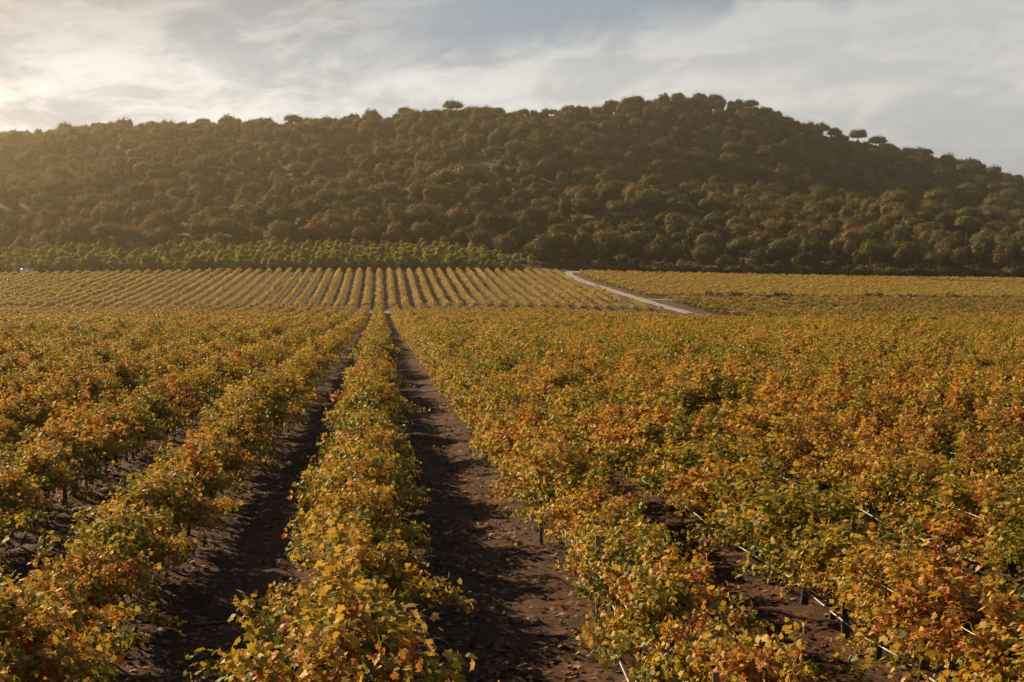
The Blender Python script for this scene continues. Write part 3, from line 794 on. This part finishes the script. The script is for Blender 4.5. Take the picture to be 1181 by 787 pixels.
for a in singles: a['single'] = True
def zone(a):
    px, py = a['px'], a['py']
    side = 'far left' if px < 200 else 'left' if px < 400 else 'left of centre' if px < 590 else 'right of centre' if px < 790 else 'right' if px < 990 else 'far right'
    cr = float(np.interp(a['x'], CR_X, CR_Z)) ; t = (a['y'] - HB) / (CR_D - HB)
    lev = 'along the skyline' if t > .93 else 'high on the hill' if t > .66 else 'halfway up the hill' if t > .36 else 'low on the hill' if t > .10 else 'at the foot of the hill'
    return side, lev
from collections import defaultdict
bz = defaultdict(list)
for a in singles:
    bz[(a['kd'],) + ((zone(a)) if a['kd'] != 'young' else (zone(a)[0], 'row%d' % round((a['y'] - 425) / 4)))].append(a)
SIZE = lambda s: 'large' if s > 1.12 else 'small' if s < .8 else 'mid-sized'
ROWN = {}
for key, lst in bz.items():
    lst.sort(key=lambda a: a['px'])
    for n, a in enumerate(lst, 1):
        nm, ms, word, cat = KW[a['kd']]
        if a['kd'] == 'young':
            lab = f"pale green young tree, {ordinal(n)} from left, {zone(a)[0]} part of plantation {key[2].replace('row', 'line ')}"
        else:
            lab = f"{SIZE(a['s'])} {word} {key[2]}, {key[1]}, {ordinal(n)} from the left"
        c, t, _ = ms[a['k'] % len(ms)]
        root = empty(nm, (a['x'], a['y'], a['z']), a['rz'], (a['s'],) * 3)
        tag(root, lab, cat, {'pine': 'umbrella pines on the hill', 'oak': 'scrubby oaks on the hill', 'young': 'young trees of the plantation'}[a['kd']])
        link('crown', c, root); link('trunk', t, root)
rest = [a for a in A if not a.get('single')]
srcs = [q[2] for q in PINES + OAKS + YOUNGS + SHRUBS]
offs = {'pine': (0, len(PINES)), 'oak': (len(PINES), len(OAKS)), 'young': (len(PINES) + len(OAKS), len(YOUNGS)), 'shrub': (len(PINES) + len(OAKS) + len(YOUNGS), len(SHRUBS))}
P = np.array([(a['x'], a['y'], a['z']) for a in rest]); rot = np.array([(0, 0, a['rz']) for a in rest]); scl = np.array([(a['s'],) * 3 for a in rest])
idx = np.array([offs[a['kd']][0] + a['k'] % offs[a['kd']][1] for a in rest])
wd = gn_scatter('hillside_woods', srcs, P, rot, scl, idx)
tag(wd, 'dense olive and brown scrub woodland covering the whole hillside', 'woodland', kind='stuff')
print('trees single', len(singles), 'rest', len(rest))

# ------------------------------------------------------------------ small far things
def pole(name, x, y, h, r0, arm, label, cat):
    g = Geo(); g.tube([(0, 0, -.5), (0, 0, h * .5), (0.03, 0, h)], [r0, r0 * .9, r0 * .75], 8)
    root = empty(name, (x, y, gz(x, y))); tag(root, label, cat)
    link('shaft', g.mesh('shaft', [M_POST]), root)
    if arm:
        g = Geo(); g.box((0, 0, h - .12), (arm, .05, .06)); link('crossarm', g.mesh('crossarm', [M_POST]), root)
x, y = ray_ground(995, 366); pole('field_post', x, y, 3.6, .09, .45, 'dark wooden post with short crossarm rising from the vines at right', 'post')
x, y = ray_ground(1082, 321); pole('utility_pole', x, min(y, 424), 6.2, .10, 0, 'tall thin pole at the edge of the wood beyond the right plots', 'pole')
for px, py, h, lab in [(773, 168, 7.5, 'pale dead tree snag high on the dark slope below the summit'), (767, 216, 5.5, 'short pale dead snag halfway up the slope below the summit')]:
    x, y = ray_ground(px, py); rs = np.random.default_rng(px)
    g = Geo(); g.tube([(0, 0, -.5), (.2, 0, h * .5), (.1, .1, h)], [.22, .16, .05], 6)
    M_DEAD = plain_mat('dead_wood', (.34, .29, .23), (.48, .42, .34), 3, .9)
    root = empty('dead_tree', (x, y, gz(x, y))); tag(root, lab, 'dead tree')
    link('trunk', g.mesh('trunk', [M_DEAD]), root)
    g = Geo()
    for k in range(6):
        a = k * 1.1; z0 = h * (.45 + .08 * k)
        g.tube([(.15, 0, z0), (1.0 * math.cos(a), 1.0 * math.sin(a), z0 + .9), (1.5 * math.cos(a), 1.5 * math.sin(a), z0 + 1.7)], [.08, .05, .02], 4)
    link('limbs', g.mesh('limbs', [M_DEAD]), root)
def van(x, y, rz):
    M_W = plain_mat('white_paint', (.74, .73, .70), (.80, .79, .76), 2, .35)
    M_G = plain_mat('dark_glass', (.02, .022, .025), (.03, .032, .035), 2, .08)
    M_R = plain_mat('tyre_rubber', (.02, .02, .02), (.035, .035, .035), 9, .85)
    root = empty('white_van', (x, y, gz(x, y)), rz); tag(root, 'small white van parked at the foot of the hill past the left vine rows', 'van')
    prof = [(-2.1, .35), (-2.1, 1.75), (-1.95, 1.9), (.7, 1.9), (1.35, 1.15), (2.1, .95), (2.15, .35)]
    V = [(px_, sy * .88 * (1 if pz < 1.2 else .92), pz) for sy in (-1, 1) for px_, pz in prof]; n = len(prof)
    g = Geo(); g.add(V, [(i, (i + 1) % n, (i + 1) % n + n, i + n) for i in range(n)])
    g.add(V[:n], [tuple(range(n - 1, -1, -1))]); g.add(V[n:], [tuple(range(n))])
    link('body', g.mesh('body', [M_W]), root)
    g = Geo(); g.add([(.78, -.70, 1.84), (.78, .70, 1.84), (1.31, .76, 1.22), (1.31, -.76, 1.22)], [(0, 3, 2, 1)]); 
    gm = g.mesh('windscreen', [M_G]); o = link('windscreen', gm, root, (.012, 0, .012))
    for sy in (-1, 1):
        g = Geo(); g.add([(-.2, sy * .86, 1.2), (.62, sy * .86, 1.2), (.45, sy * .84, 1.7), (-.2, sy * .84, 1.7)], [(0, 1, 2, 3)])
        link('side_window', g.mesh('side_window', [M_G]), root, (0, sy * .02, 0))
        for wx in (-1.35, 1.35):
            g = Geo(); g.tube([(wx, sy * .70, .33), (wx, sy * .92, .33)], [.33, .33], 16); w = link('wheel', g.mesh('wheel', [M_R]), root)
            g = Geo(); g.tube([(wx, sy * .90, .33), (wx, sy * .935, .33)], [.18, .16], 12); link('rim', g.mesh('rim', [M_WIRE]), w)
van(-101.5, 423.5, 0.5)

# ------------------------------------------------------------------ haze
HAZE_DENSITY = 0.00022
def haze():
    x0, x1, y0, y1 = -700, 900, -60, 1500
    X, Y = np.meshgrid(np.linspace(x0, x1, 60), np.linspace(y0, y1, 60)); Zg = ground_z(X, Y)
    z0, z1 = Zg.min() - 1.5, Zg.max() + 16
    g = Geo(); g.box(((x0 + x1) / 2, (y0 + y1) / 2, (z0 + z1) / 2), ((x1 - x0) / 2, (y1 - y0) / 2, (z1 - z0) / 2))
    m = bpy.data.materials.new('haze_air'); m.use_nodes = True; T = NT(m.node_tree); T.n.clear()
    out = T.new('ShaderNodeOutputMaterial'); v = T.new('ShaderNodeVolumePrincipled')
    v.inputs['Color'].default_value = (1.0, 0.83, 0.56, 1); v.inputs['Density'].default_value = HAZE_DENSITY; v.inputs['Anisotropy'].default_value = 0.88
    T.l.new(v.outputs[0], out.inputs['Volume'])
    o = link('haze', g.mesh('haze', [m])); tag(o, 'thin warm haze hanging over the vineyard and the hill', 'haze', kind='stuff')
haze()
